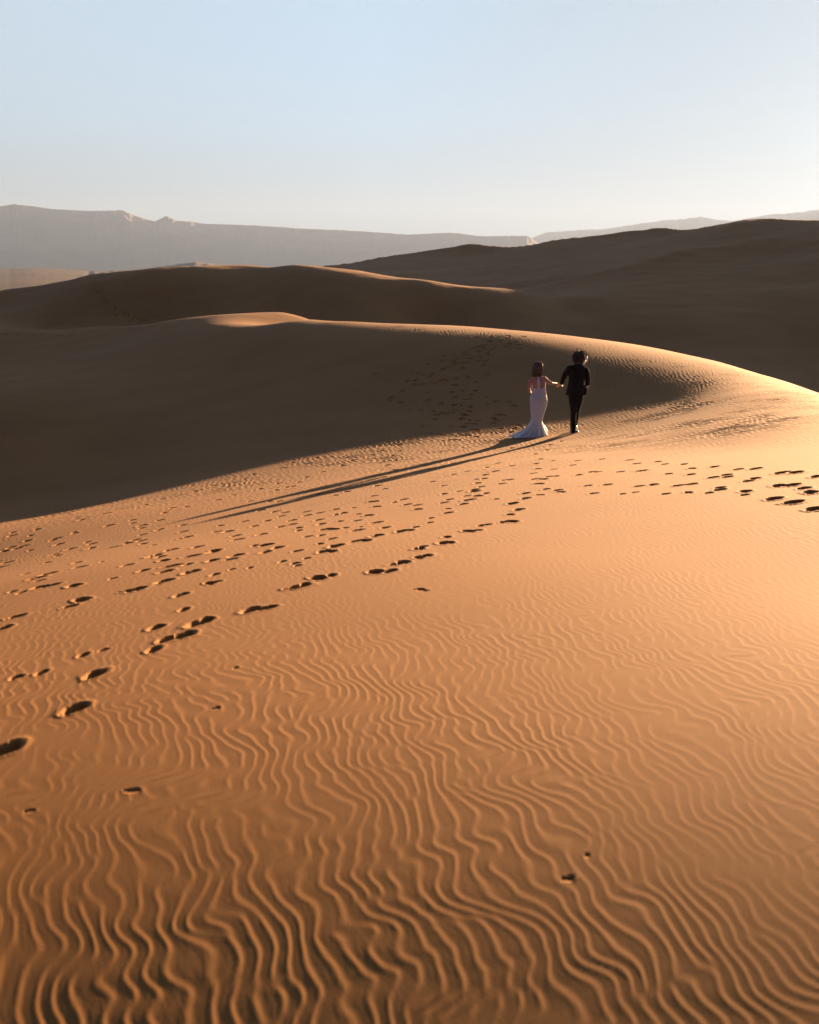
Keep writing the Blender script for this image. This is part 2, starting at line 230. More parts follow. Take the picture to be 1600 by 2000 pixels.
def finish(V, r, az=None):                              # V: field value, r: distance -> z relative to camera
    z = V * np.minimum(r, 400) - 1.72
    s0 = 250 if az is None else 128 + 122 * np.clip((az + R(11)) / R(6.5), 0, 1)
    t = np.clip((r - s0) / (s0 * .8), 0, 1); t = t * t * (3 - 2 * t)
    return z * (1 - t) + PLAIN * t
def height_at(x, y):                           # world z of the bare dune at a point
    a = np.array([math.atan2(x, y)]); r = np.array([math.hypot(x, y)])
    V = cubic_mat((a - GA0) / GDA, GNA) @ GRID @ cubic_mat((np.log(r) - GL0) / GDL, GNL).T
    return float(finish(V[0], r)[0]) + CAM_Z

# wind ripples: a striped pattern grown with a Swift-Hohenberg relaxation on a periodic tile
def ripple_tile(N=1536, dx=.0100, lam=.056, steps=13, seed=5):
    rng = np.random.default_rng(seed)
    kx = np.fft.fftfreq(N, dx)[:, None] * lam; ky = np.fft.rfftfreq(N, dx)[None, :] * lam   # axis 0 = x (across the crests)
    k2 = kx * kx + ky * ky; ang = ky * ky / np.maximum(k2, 1e-9)
    Lin = .55 - 1.6 * (k2 - 1) ** 2 * 1.3 - .45 * ang
    dt = .6; den = np.exp(dt * Lin)
    u = rng.normal(size=(N, N)) * .3
    band = np.exp(-((np.sqrt(k2) - 1) / .13) ** 2 - (ang / .16))
    u = np.fft.irfft2(np.fft.rfft2(u) * band, s=(N, N)); u *= .5 / u.std()
    for _ in range(steps):
        u = np.fft.irfft2(np.fft.rfft2(u / np.sqrt(1 + 2 * dt * u * u)) * den, s=(N, N))
    u /= u.std() * 1.414
    return u.astype(np.float32), N * dx
RIP, RIP_L = ripple_tile()
def tile_sample(G, L, x, y):
    N = G.shape[0]; a = (x / L * N) % N; b = (y / L * N) % N
    i = np.floor(a).astype(np.int32); j = np.floor(b).astype(np.int32); fa = a - i; fb = b - j
    i %= N; j %= N; i1 = (i + 1) % N; j1 = (j + 1) % N
    return (G[i, j] * (1 - fa) + G[i1, j] * fa) * (1 - fb) + (G[i, j1] * (1 - fa) + G[i1, j1] * fa) * fb
def noise_tile(N, lo, hi, seed, p=1.5):       # periodic noise with cycles per tile between lo and hi
    rng = np.random.default_rng(seed); k = np.hypot(np.fft.fftfreq(N)[:, None] * N, np.fft.rfftfreq(N)[None, :] * N)
    s = np.where((k >= lo) & (k <= hi), 1 / np.maximum(k, 1) ** p, 0)
    u = np.fft.irfft2(np.fft.rfft2(rng.normal(size=(N, N))) * s, s=(N, N)); return (u / u.std()).astype(np.float32)
NA, NB, NC_, ND = (noise_tile(512, 2, 24, s) for s in (1, 2, 3, 4))
NF = noise_tile(512, 10, 200, 9, .8)

SMOOTH = np.zeros(1)
def ripples(x, y, r):
    # slow bending of the crests, then the short zig-zag of real ripples
    w1 = tile_sample(NA, 37., x, y); w2 = tile_sample(NB, 9.3, x, y); w3 = tile_sample(NC_, 23., x, y); w4 = tile_sample(ND, 3.7, x, y)
    th = R(-7)
    u = x * math.cos(th) - y * math.sin(th); v = x * math.sin(th) + y * math.cos(th)
    u = u + .10 * w1 + .038 * w2 + .034 * w4
    v = v + .30 * w3 * .5
    u = u + .0045 * np.clip(x, -8, 14) * np.clip(y - 2, 0, 30)          # crests swing round further out on the right
    s = tile_sample(RIP, RIP_L, u, v); s = tile_sample(RIP, RIP_L, u - .0070 * s, v)     # lean: short steep face to the right
    big = np.clip((r - 13) / 10, 0, 1); big = big * big * (3 - 2 * big)
    s2 = tile_sample(RIP, RIP_L, u / 2.25 + 3.3, v / 1.9 + 7.1)
    s2 = tile_sample(RIP, RIP_L, (u - .015 * s2) / 2.25 + 3.3, v / 1.9 + 7.1)
    s = s * (1 - big) + s2 * big
    s = 2.3 * (np.clip((s + 1.06) / 2.12, 0, 1) ** (1.5 - .2 * big)) - 1.0
    fine = tile_sample(NF, 1.9, x * 1.0, y * .35) * .07
    w5 = tile_sample(NA, 6.1, x + 2.2, y)
    amp = .0029 * np.clip(1 + .25 * w3 + .30 * w5, .25, 1.9) * np.clip(r / 2.5, .9, 1.0)
    amp = amp * np.interp(r, [2, 4, 7, 10, 16, 22, 30, 60, 90], [.150, .135, .120, .16, .45, 1.15, 1.5, 1.3, 0])
    return amp * (s + fine)

def footprint(dx, dy, yaw, size):
    c, s = math.cos(yaw), math.sin(yaw); u = (dx * s + dy * c) / size; v = (dx * c - dy * s) / size
    def bowl(u0, a, b): return np.sqrt(((u - u0) / a) ** 2 + (v / b) ** 2 + 1e-9)
    q = np.minimum(bowl(.02, .115, .066), 1.25 * bowl(-.105, .05, .045)) + .035 * tile_sample(NF, 2.3, dx + yaw * 3, dy + size) + .11 * tile_sample(ND, 1.3, dx + yaw, dy)
    deep = np.clip((1.15 - q) / .55, 0, 1); deep = deep * deep * (3 - 2 * deep)
    rim = np.exp(-((q - 1.45) / .28) ** 2)
    return -.036 * deep * 1.45 * size ** .7 + .006 * rim * size, np.clip(1.7 - q, 0, 1)

RIDGE = [(38.7, 121.6, 0.1), (37.3, 130.8, 1.4), (28.9, 125.3, 1.7), (22.5, 118.9, 1.5), (16.5, 118.4, 1.1), (11.6, 125.0, 0.3)]
def build_ground():
    fine = np.arange(-24.4, 25.6, .041)
    fine = np.concatenate([np.arange(-52, fine[0] - .05, .10), fine, np.arange(fine[-1] + .10, 48, .10)])
    left = fine[0] - np.cumsum(np.geomspace(.2, 12, 26)); right = fine[-1] + np.cumsum(np.geomspace(.2, 12, 26))
    sl = np.concatenate([left[left > -178][::-1], fine, right[right < 178]]); az = np.radians(sl)
    rr = [.02, .3, .7, 1.0, 1.3, 1.5, 1.65, 1.78]; r = 1.9
    while r < 8500:
        rr.append(r)
        r += np.interp(r, [1.9, 5, 12, 26, 42, 100, 420, 2000, 8500], [.010, .0125, .021, .041, .075, .17, 4.5, 45, 350])
    r = np.array(rr); na, nr = len(az), len(r)
    V = cubic_mat((np.where(np.abs(az) < R(26), az, np.sign(az) * (R(26) + R(7) * np.tanh((np.abs(az) - R(26)) / R(7)))) - GA0) / GDA, GNA) @ GRID @ cubic_mat((np.log(np.clip(r, 1.95, 400)) - GL0) / GDL, GNL).T
    rg = np.broadcast_to(r[None], V.shape); z = finish(V, rg, az[:, None])
    t = np.clip((np.abs(az)[:, None] - R(60)) / R(60), 0, 1); z = z * (1 - t) + t * np.maximum(z, -1.8 - .02 * np.minimum(rg, 600))
    x = rg * np.sin(az)[:, None]; y = rg * np.cos(az)[:, None]
    k = int(np.searchsorted(r, 125)); xs, ys = x[:, :k], y[:, :k]
    rip = ripples(xs, ys, rg[:, :k])
    edge = np.clip((np.abs(az - R(.6)) - R(24.4)) / R(2), 0, 1)[:, None]; rip *= 1 - edge * np.clip((rg[:, :k] - 13) / 8, 0, 1)
    rip *= np.clip((R(51.5) - np.abs(az + R(1))) / R(3), 0, 1)[:, None]
    ridge_f = np.zeros_like(rg)
    far = (tile_sample(NA, 260., x, y) * .16 + tile_sample(NC_, 70., x, y) * .045 + tile_sample(NB, 17., x, y) * .008) * np.clip((rg - 45) / 60, 0, 1)
    for k_, (rx_, ry_, rz_) in enumerate(RIDGE[:-1]):    # a secondary ridge on the face of the big right-hand dune
        ax_, ay_, ah_ = RIDGE[k_ + 1]; vx, vy = ax_ - rx_, ay_ - ry_; L2 = vx * vx + vy * vy
        m0, m1 = np.searchsorted(r, 80), np.searchsorted(r, 190); X_, Y_ = x[:, m0:m1], y[:, m0:m1]
        t_ = np.clip(((X_ - rx_) * vx + (Y_ - ry_) * vy) / L2, 0, 1); d_ = np.hypot(X_ - rx_ - t_ * vx, Y_ - ry_ - t_ * vy)
        ridge_f[:, m0:m1] = np.maximum(ridge_f[:, m0:m1], (rz_ + (ah_ - rz_) * t_) * np.exp(-(d_ / 9.) ** 1.3))
    far = far + ridge_f
    m0, m1 = np.searchsorted(r, 120), np.searchsorted(r, 250); el = z[:, m0:m1] / rg[:, m0:m1]; rc = r[m0 + (el >= el.max(1, keepdims=True) - .0022).argmax(1)]
    rc = np.convolve(np.pad(rc, 60, 'edge'), np.ones(121) / 121, 'valid'); side = np.clip((az - R(-7)) / R(3), 0, 1)[:, None]
    far[:, m0:] += (.30 * np.exp(-np.abs(rg[:, m0:] - rc[:, None]) / 3.2) - .13 * np.clip(rg[:, m0:] - rc[:, None], 0, 60)) * side      # crisp brink of the big right-hand dune
    pl = np.clip((rg - 500) / 500, 0, 1) * np.abs(tile_sample(NA, 2600., x, y)) * .4
    z = z + far + pl
    soft = np.ones_like(rip); pz = np.zeros_like(rip)
    for e in PRINTS.split(';'):
        px, py, yw, sz = (float(v) for v in e.split(',')); px /= 100; py /= 100; sz /= 100
        pr = math.hypot(px, py); pa = math.atan2(px, py); rad = .30 * sz
        i0, i1 = np.searchsorted(az, [pa - rad / pr, pa + rad / pr]); j0, j1 = np.searchsorted(r, [pr - rad, pr + rad]); j1 = min(j1, k)
        if i1 <= i0 or j1 <= j0: continue
        f, m = footprint(x[i0:i1, j0:j1] - px, y[i0:i1, j0:j1] - py, R(yw), sz)
        pz[i0:i1, j0:j1] = np.where(np.abs(f) > np.abs(pz[i0:i1, j0:j1]), f, pz[i0:i1, j0:j1])
        soft[i0:i1, j0:j1] = np.minimum(soft[i0:i1, j0:j1], 1 - m)
    z[:, :k] += rip * soft + pz
    co = np.stack([x, y, z + CAM_Z], -1).reshape(-1, 3).astype(np.float32)
    ia = np.arange(na)[:, None]; ja = np.arange(nr - 1)[None]; ib = (ia + 1) % na
    f = np.stack([ia * nr + ja, ia * nr + ja + 1, ib * nr + ja + 1, ib * nr + ja], -1).reshape(-1, 4).astype(np.int32)
    me = bpy.data.meshes.new('sand_dunes')
    me.vertices.add(len(co)); me.vertices.foreach_set('co', co.ravel())
    me.loops.add(len(f) * 4); me.loops.foreach_set('vertex_index', f.ravel())
    me.polygons.add(len(f)); me.polygons.foreach_set('loop_start', np.arange(0, len(f) * 4, 4, dtype=np.int32))
    try: me.polygons.foreach_set('loop_total', np.full(len(f), 4, np.int32))
    except Exception: pass
    me.update(calc_edges=True)
    me.shade_smooth()
    o = bpy.data.objects.new('sand_dunes', me); C.objects.link(o); me.materials.append(sand_material())
    o['kind'] = 'structure'; o['label'] = 'rippled orange sand dunes marked with trails of footprints'
    print('ground verts', len(co))
    return o
build_ground()

# ------------------------------------------------------------------ far hills and mountain ranges: skyline elevation (degrees) against azimuth (degrees)
def mountain_range(name, label, sky_pts, dist, depth, mat, jag, seed, a0, a1, n=700, rough=1.0):
    rng = np.random.default_rng(seed)
    az = np.linspace(a0, a1, n); T = np.interp(az, [p[0] for p in sky_pts], [p[1] for p in sky_pts])
    for k, a in ((18, 1.), (41, .55), (90, .35), (190, .2)):
        ph = rng.uniform(0, 6.28, 3); T = T + jag * a * .5 * (np.abs(np.sin(az * k / 12 + ph[0])) - .6 + .5 * np.sin(az * k / 7.7 + ph[1]))
    m = 90; t = np.linspace(-1, 1.2, m); r = dist + depth * t
    Rg, Ag = np.meshgrid(r, np.radians(az)); X, Y = Rg * np.sin(Ag), Rg * np.cos(Ag)
    env = np.where(t < 0, 1 + t, 1 - .7 * t)[None]
    L = depth * 1.3
    n1 = 1 - np.abs(tile_sample(NA, L * 3, X, Y)) * .55; n2 = np.abs(tile_sample(NB, L * 1.2, X, Y)); n3 = tile_sample(NF, L, X, Y)
    H = env * (1 + rough * (.35 * (n1 - .6) - .16 * n2 + .03 * n3)); H = np.maximum(H, 0.001)
    w = np.exp(-(np.arange(-60, 61) * (az[1] - az[0]) / 1.6) ** 2); w /= w.sum(); Ts = np.convolve(np.pad(T, 60, 'edge'), w, 'valid')
    Z = PLAIN - .8 + H * ((np.tan(np.radians(Ts)) * dist - PLAIN)[:, None] + .8)
    peak = np.exp(-(t / .75) ** 2)[None] * (1 + .3 * n3)
    for _ in range(4):                          # lift or lower the crest zone until its skyline is the surveyed one
        k = (Z / Rg).argmax(1); gap = np.tan(np.radians(T)) - (Z / Rg).max(1); Z = Z + gap[:, None] * Rg * peak
    co = np.stack([X, Y, Z + CAM_Z], -1).reshape(-1, 3)
    i, j = np.meshgrid(np.arange(n - 1), np.arange(m - 1), indexing='ij')
    f = np.stack([i * m + j, i * m + j + 1, (i + 1) * m + j + 1, (i + 1) * m + j], -1).reshape(-1, 4)
    me = bpy.data.meshes.new(name); me.from_pydata(co.tolist(), [], f.tolist()); me.shade_smooth()
    o = bpy.data.objects.new(name, me); C.objects.link(o); me.materials.append(mat)
    o['kind'] = 'structure'; o['label'] = label
    return o
def sky_deg(pts):                              # surveyed skyline: (pixel column, pixel row) of the survey photo -> azimuth, elevation
    out = []
    for px, py in pts:
        dx, dy = (px - 800) / 2333, (1000 - py) / 2333
        y, z = math.cos(R(11.2)) + dy * math.sin(R(11.2)), -math.sin(R(11.2)) + dy * math.cos(R(11.2))
        out.append((math.degrees(math.atan2(dx, y)), math.degrees(math.atan2(z, math.hypot(dx, y)))))
    return out
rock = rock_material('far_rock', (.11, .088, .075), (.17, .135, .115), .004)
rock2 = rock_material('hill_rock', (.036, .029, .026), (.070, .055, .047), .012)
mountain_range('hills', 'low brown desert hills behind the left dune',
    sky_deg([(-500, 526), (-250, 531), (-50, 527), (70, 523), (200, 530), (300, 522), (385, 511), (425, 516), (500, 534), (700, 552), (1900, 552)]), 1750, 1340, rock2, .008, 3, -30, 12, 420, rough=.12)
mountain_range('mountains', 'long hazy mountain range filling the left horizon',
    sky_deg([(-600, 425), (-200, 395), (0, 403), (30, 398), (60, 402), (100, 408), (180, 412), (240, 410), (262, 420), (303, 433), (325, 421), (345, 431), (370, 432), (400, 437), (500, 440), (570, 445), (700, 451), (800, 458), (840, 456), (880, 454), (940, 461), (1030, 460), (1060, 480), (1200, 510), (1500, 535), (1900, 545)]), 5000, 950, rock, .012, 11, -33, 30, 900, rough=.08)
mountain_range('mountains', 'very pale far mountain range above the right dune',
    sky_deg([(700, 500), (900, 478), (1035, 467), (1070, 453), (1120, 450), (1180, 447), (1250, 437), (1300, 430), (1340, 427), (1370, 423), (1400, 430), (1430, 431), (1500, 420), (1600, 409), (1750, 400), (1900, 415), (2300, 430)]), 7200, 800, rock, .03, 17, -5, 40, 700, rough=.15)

# ------------------------------------------------------------------ people
class Shape:
    def __init__(s): s.v = []; s.f = []
    def ring(s, c, e1, e2, rx, ry, n):
        b = len(s.v)
        for k in range(n):
            a = 2 * math.pi * k / n; s.v.append(tuple(Vector(c) + e1 * (rx * math.cos(a)) + e2 * (ry * math.sin(a))))
        return b
    def tube(s, pts, rad, n=14, flat=1.0):
        P = [Vector(p) for p in pts]; rings = []; up = Vector((.13, .9, .31)).normalized()
        d0 = (P[1] - P[0]).normalized(); d1 = (P[-1] - P[-2]).normalized(); seq = []
        for q in (75, 45, 20): seq.append((P[0] - d0 * rad[0] * math.sin(R(q)), d0, rad[0] * math.cos(R(q))))
        for i, p in enumerate(P):
            d = d0 if i == 0 else d1 if i == len(P) - 1 else ((P[i] - P[i - 1]).normalized() + (P[i + 1] - P[i]).normalized()).normalized()
            seq.append((p, d, rad[i]))
        for q in (20, 45, 75): seq.append((P[-1] + d1 * rad[-1] * math.sin(R(q)), d1, rad[-1] * math.cos(R(q))))
        for c, d, r in seq:
            e1 = up.cross(d).normalized(); e2 = d.cross(e1); rings.append(s.ring(c, e1, e2, r, r * flat, n))
        s.skin(rings, n)
    def skin(s, rings, n, close=True):
        for a, b in zip(rings, rings[1:]):
            for k in range(n): s.f.append((a + k, a + (k + 1) % n, b + (k + 1) % n, b + k))
        if close: s.f.append(tuple(rings[0] + k for k in range(n))[::-1]); s.f.append(tuple(rings[-1] + k for k in range(n)))
    def loft(s, secs, n=32, close=True):       # secs: (x, y, z, rx, ry)
        X, Y = Vector((1, 0, 0)), Vector((0, 1, 0))
        s.skin([s.ring(Vector(q[:3]), X, Y, q[3], q[4], n) for q in secs], n, close)
    def ball(s, c, r, n=20, m=12):
        rings = []
        for i in range(m):
            a = math.pi * (i + .5) / m - math.pi / 2
            rings.append(s.ring(Vector(c) + Vector((0, 0, r[2] * math.sin(a))), Vector((1, 0, 0)), Vector((0, 1, 0)), r[0] * math.cos(a), r[1] * math.cos(a), n))
        s.skin(rings, n)
    def build(s, name, mat, parent=None, voxel=None, smooth=4, disp=None):
        me = bpy.data.meshes.new(name); me.from_pydata(s.v, [], s.f); me.update()
        o = bpy.data.objects.new(name, me); C.objects.link(o); me.materials.append(mat); me.shade_smooth()
        if voxel:
            md = o.modifiers.new('remesh', 'REMESH'); md.mode = 'VOXEL'; md.voxel_size = voxel; md.use_smooth_shade = True
            if smooth: sm = o.modifiers.new('smooth', 'SMOOTH'); sm.iterations = smooth; sm.factor = .5
        if disp:
            tx = bpy.data.textures.new(name + '_folds', 'CLOUDS'); tx.noise_scale = disp[1]
            dm = o.modifiers.new('folds', 'DISPLACE'); dm.texture = tx; dm.strength = disp[0]; dm.mid_level = .5
        if parent: o.parent = parent
        return o

def hand(S, wrist, tip, palm_n, curl=.5, side=1, k=1.0):
    """five-fingered hand from the wrist towards tip; palm_n = palm normal, side = thumb side"""
    w = Vector(wrist); d = (Vector(tip) - w).normalized(); pn = Vector(palm_n); pn = (pn - d * pn.dot(d)).normalized(); a = d.cross(pn) * side
    S.tube([w, w + d * .04 * k, w + d * .085 * k], [.026 * k, .034 * k, .032 * k], 12, .55)
    for i, (off, ln) in enumerate(((-.027, .062), (-.009, .072), (.009, .068), (.026, .054))):
        p0 = w + d * .075 * k + a * (-off) * k; pts = [p0]; ang = 0; p = p0
        for q in (.45, .32, .23):
            ang += curl * (.5 + .12 * i); dd = d * math.cos(ang) + pn * math.sin(ang); p = p + dd * (ln * q / .9 * 1.15) * k; pts.append(p)
        S.tube(pts, [.0095 * k, .009 * k, .0085 * k, .0075 * k], 8)
    t0 = w + d * .03 * k + a * .026 * k
    S.tube([t0, t0 + (d * .5 + a * .6 + pn * .3) * .035 * k, t0 + (d * .9 + a * .55 + pn * .6) * .062 * k], [.012 * k, .0105 * k, .009 * k], 8)

def head(S, c, r, yaw=0, pitch=0):
    M = Matrix.Rotation(yaw, 3, 'Z') @ Matrix.Rotation(pitch, 3, 'X'); c = Vector(c)
    def P(x, y, z): return c + M @ Vector((x * r, y * r, z * r))
    S.ball(c, (.76 * r, .92 * r, 1.0 * r)); S.ball(P(0, .28, -.55), (.5 * r, .5 * r, .52 * r))       # skull, jaw
    S.tube([P(0, .93, .15), P(0, 1.08, -.12), P(0, 1.0, -.2)], [.07 * r, .12 * r, .11 * r], 10)       # nose
    S.tube([P(-.2, .86, -.5), P(0, .92, -.49), P(.2, .86, -.5)], [.05 * r, .075 * r, .05 * r], 8)     # lips
    S.tube([P(-.45, .8, .2), P(0, .93, .22), P(.45, .8, .2)], [.06 * r, .08 * r, .06 * r], 8)         # brow
    for q in (-1, 1):
        S.tube([P(q * .76, -.02, .12), P(q * .84, -.08, .02), P(q * .77, .0, -.22)], [.08 * r, .1 * r, .06 * r], 8)
        S.ball(P(q * .3, .8, .03), (.12 * r, .12 * r, .1 * r), 8, 6)

def hair_mat(name, c0, c1):
    m, n, l, b = nodes(name)
    b.inputs['Roughness'].default_value = .38; b.inputs['Specular IOR Level'].default_value = .9
    b.inputs['Coat Weight'].default_value = .4; b.inputs['Coat Roughness'].default_value = .3
    tc = n.new('ShaderNodeTexCoord'); mp = n.new('ShaderNodeMapping'); mp.inputs['Scale'].default_value = (90, 90, 8)
    t = n.new('ShaderNodeTexNoise'); t.inputs['Scale'].default_value = 1.0; t.inputs['Detail'].default_value = 3
    r = n.new('ShaderNodeValToRGB'); r.color_ramp.elements[0].color = (*c0, 1); r.color_ramp.elements[1].color = (*c1, 1)
    l.new(tc.outputs['Object'], mp.inputs[0]); l.new(mp.outputs[0], t.inputs['Vector']); l.new(t.outputs['Fac'], r.inputs['Fac']); l.new(r.outputs[0], b.inputs['Base Color'])
    tr = n.new('ShaderNodeBsdfTranslucent'); l.new(r.outputs[0], tr.inputs['Color'])
    mx = n.new('ShaderNodeMixShader'); mx.inputs[0].default_value = .58
    out = n['Material Output']; l.new(b.outputs[0], mx.inputs[1]); l.new(tr.outputs[0], mx.inputs[2]); l.new(mx.outputs[0], out.inputs['Surface'])
    return m

skin = simple('skin', (.46, .27, .20), .5, .06, 30, .4)
skin.node_tree.nodes['Principled BSDF'].inputs['Subsurface Weight'].default_value = .15
skin.node_tree.nodes['Principled BSDF'].inputs['Subsurface Radius'].default_value = (.02, .008, .004)
wool = simple('black_wool_suit', (.007, .006, .006), .9, .2, 60, .08, .0, .002)
shirt = simple('white_shirt_cotton', (.80, .79, .77), .7, .03, 40)
leather = simple('black_shoe_leather', (.02, .016, .014), .25, .2, 30, .6)
sole_m = simple('pale_shoe_sole', (.55, .50, .44), .6, .1, 40)
dark_hair = hair_mat('dark_brown_hair', (.022, .011, .006), (.11, .048, .022))
fair_hair = hair_mat('dark_blonde_hair', (.085, .056, .027), (.30, .205, .105))
def satin_material():
    m, n, l, b = nodes('white_satin')
    b.inputs['Base Color'].default_value = (.80, .90, .96, 1); b.inputs['Roughness'].default_value = .38; b.inputs['Specular IOR Level'].default_value = .9
    b.inputs['Coat Weight'].default_value = .4; b.inputs['Coat Roughness'].default_value = .3
    tc = n.new('ShaderNodeTexCoord'); mp = n.new('ShaderNodeMapping'); mp.inputs['Scale'].default_value = (9, 9, 16)
    t = n.new('ShaderNodeTexNoise'); t.inputs['Scale'].default_value = 1.6; t.inputs['Detail'].default_value = 3; t.inputs['Distortion'].default_value = .8
    bp = n.new('ShaderNodeBump'); bp.inputs['Strength'].default_value = .5; bp.inputs['Distance'].default_value = .012
    l.new(tc.outputs['Object'], mp.inputs[0]); l.new(mp.outputs[0], t.inputs['Vector']); l.new(t.outputs['Fac'], bp.inputs['Height']); l.new(bp.outputs[0], b.inputs['Normal'])
    tr = n.new('ShaderNodeBsdfTranslucent'); tr.inputs['Color'].default_value = (.86, .93, 1, 1)
    mx = n.new('ShaderNodeMixShader'); mx.inputs[0].default_value = .42
    l.new(b.outputs[0], mx.inputs[1]); l.new(tr.outputs[0], mx.inputs[2]); l.new(mx.outputs[0], n['Material Output'].inputs['Surface'])
    return m
satin = satin_material()

def strands(S, root_fn, count, length, rad, rng, curl, gravity):
    for i in range(count):
        p, nrm = root_fn(rng); d = (nrm * .7 + Vector((rng.uniform(-1, 1), rng.uniform(-1, 1), rng.uniform(-1, .6))) * curl).normalized()
        pts = [p - nrm * .01]; steps = 5; L = length * rng.uniform(.6, 1.15)
        for k in range(steps):
            pts.append(pts[-1] + d * L / steps)
            d = (d + Vector((rng.uniform(-1, 1), rng.uniform(-1, 1), rng.uniform(-1, 1))) * curl * .55 + Vector((0, 0, -gravity))).normalized()
        S.tube(pts, [rad * v for v in (1, 1, .9, .75, .55, .25)], 5)

# ---- the man
MX, MY = 3.60, 26.0
WX, WY = 2.75, 25.9

MZ = height_at(MX, MY); WZ = height_at(WX, WY)
view_yaw = -math.atan2(MX, MY)

def make_man():
    S = Shape()
    head(S, (.075, .03, 1.655), .112, R(-12), R(-6))
    S.tube([(.062, 0, 1.42), (.070, .012, 1.50), (.074, .02, 1.58)], [.075, .06, .06])
    S.loft([(.02, .01, .84, .15, .10), (.025, .0, .95, .165, .11), (.03, 0, 1.10, .145, .095), (.04, 0, 1.25, .165, .105), (.05, 0, 1.38, .175, .10), (.058, 0, 1.45, .12, .075)])
    la = [(-.125, 0, 1.405), (-.235, -.01, 1.235), (-.285, .05, 1.10)]; ra = [(.225, 0, 1.375), (.270, -.03, 1.17), (.262, .03, 1.03)]
    S.tube([(.03, 0, 1.40), la[0], la[1], la[2]], [.06, .052, .042, .028]); S.tube([(.10, 0, 1.39), ra[0], ra[1], ra[2]], [.06, .052, .042, .028])
    hand(S, la[2], (-.325, .075, 1.02), (-.6, -.1, .2), .75, -1); hand(S, ra[2], (.235, .07, .92), (-1, 0, 0), .4, 1)
    S.tube([(-.045, 0, .88), (-.028, .02, .50), (-.022, -.01, .09)], [.09, .058, .042]); S.tube([(.095, .01, .88), (.060, .22, .50), (.020, .42, .14)], [.09, .058, .042])
    body = S.build('person', skin, None, .006, 3)
    body.location = (MX, MY, MZ); body.rotation_euler = (0, 0, view_yaw)
    # trousers
    S = Shape()
    S.loft([(.022, 0, 1.02, .150, .105), (.025, -.005, .92, .168, .118), (.028, -.008, .86, .165, .122), (.03, 0, .80, .155, .112)])
    S.tube([(-.045, -.01, .84), (-.035, .02, .66), (-.022, .025, .48), (-.022, -.01, .28), (-.022, -.022, .055)], [.098, .086, .067, .063, .062])
    S.tube([(.098, .0, .84), (.082, .11, .66), (.052, .22, .49), (.036, .33, .30), (.015, .43, .13)], [.096, .084, .066, .062, .058])
    S.build('trousers', wool, body, .009, 3, (.012, .12))
    # jacket with both sleeves and the flap pushed back by the pocketed hand
    S = Shape()
    S.loft([(.000, -.005, .835, .205, .135), (.004, -.005, .90, .196, .135), (.012, 0, 1.02, .180, .128), (.024, 0, 1.14, .170, .122), (.036, 0, 1.26, .180, .125),
            (.048, 0, 1.36, .195, .120), (.055, 0, 1.42, .190, .105), (.062, 0, 1.47, .120, .085), (.070, .005, 1.515, .068, .066)])
    S.tube([(-.02, 0, 1.41), (-.130, 0, 1.405), (-.200, -.012, 1.30), (-.245, -.012, 1.215), (-.272, .02, 1.135), (-.286, .045, 1.085)], [.075, .076, .066, .058, .050, .045])
    S.tube([(.10, 0, 1.39), (.222, 0, 1.365), (.252, -.02, 1.26), (.268, -.03, 1.17), (.268, -.005, 1.09), (.264, .02, 1.055)], [.078, .074, .064, .058, .050, .046])
    S.tube([(.15, .03, 1.02), (.20, .05, .96), (.205, .05, .88)], [.06, .062, .058])
    S.build('jacket', wool, body, .009, 3, (.014, .10))
    S = Shape(); S.loft([(.069, .004, 1.49, .060, .060), (.072, .008, 1.53, .056, .058)], 24); S.build('shirt_collar', shirt, body)
    S = Shape(); S.tube([(-.286, .045, 1.088), (-.290, .052, 1.076)], [.036, .035]); S.build('shirt_cuff', shirt, body)
    S = Shape(); S.tube([(.264, .018, 1.050), (.262, .024, 1.026)], [.040, .039]); S.build('shirt_cuff', shirt, body)
    # shoes
    for (x, y, z, yaw, pt) in ((-.022, -.02, 0, R(-38), 0), (.015, .45, .02, R(-12), R(10))):
        M = Matrix.Translation((x, y, z)) @ Matrix.Rotation(yaw, 4, 'Z') @ Matrix.Rotation(pt, 4, 'X')
        S = Shape(); secs = [(-.065, .030, .034, .05), (-.03, .034, .045, .055), (.03, .038, .042, .05), (.09, .043, .034, .035), (.14, .040, .028, .026), (.185, .026, .022, .018)]
        rings = []
        for (yy, rx, zc, rz) in secs: rings.append(S.ring(M @ Vector((0, yy, zc)), (M.to_3x3() @ Vector((1, 0, 0))), (M.to_3x3() @ Vector((0, 0, 1))), rx, rz * .8, 14))
        S.skin(rings, 14); S.tube([M @ Vector((0, -.02, .05)), M @ Vector((0, -.03, .10))], [.040, .038])
        sh = S.build('shoe', leather, body, .006, 2)
        S = Shape(); rings = []
        for (yy, rx) in ((-.078, .02), (-.06, .034), (-.03, .037), (.03, .040), (.09, .047), (.14, .044), (.18, .030), (.196, .014)):
            b = len(S.v)
            for (sx, sz) in ((-1, .0), (1, .0), (1, .016), (-1, .016)): S.v.append(tuple(M @ Vector((sx * rx, yy, sz))))
            rings.append(b)
        S.skin(rings, 4); S.build('shoe_sole', sole_m, sh)
    # loose wavy hair to the collar
    rng = random.Random(4); S = Shape()
    hc = Vector((.082, .012, 1.665))
    S.ball(hc, (.112, .112, .108)); S.ball(hc + Vector((.0, -.02, -.055)), (.108, .095, .075))
    def root(rng):
        while True:
            n = Vector((rng.gauss(0, 1), rng.gauss(0, 1), rng.gauss(0, 1))).normalized()
            if n.y < .72 and n.z > -.85: break
        return hc + Vector((n.x * .108, n.y * .108, n.z * .104 - (.02 if n.z < 0 else 0))), n
    strands(S, root, 560, .105, .0050, rng, .80, .26)
    S.build('hair', dark_hair, body)
    body['label'] = 'dark haired person in a black suit walking away along the sand'; body['category'] = 'person'; body['group'] = 'couple walking hand in hand'
    return body

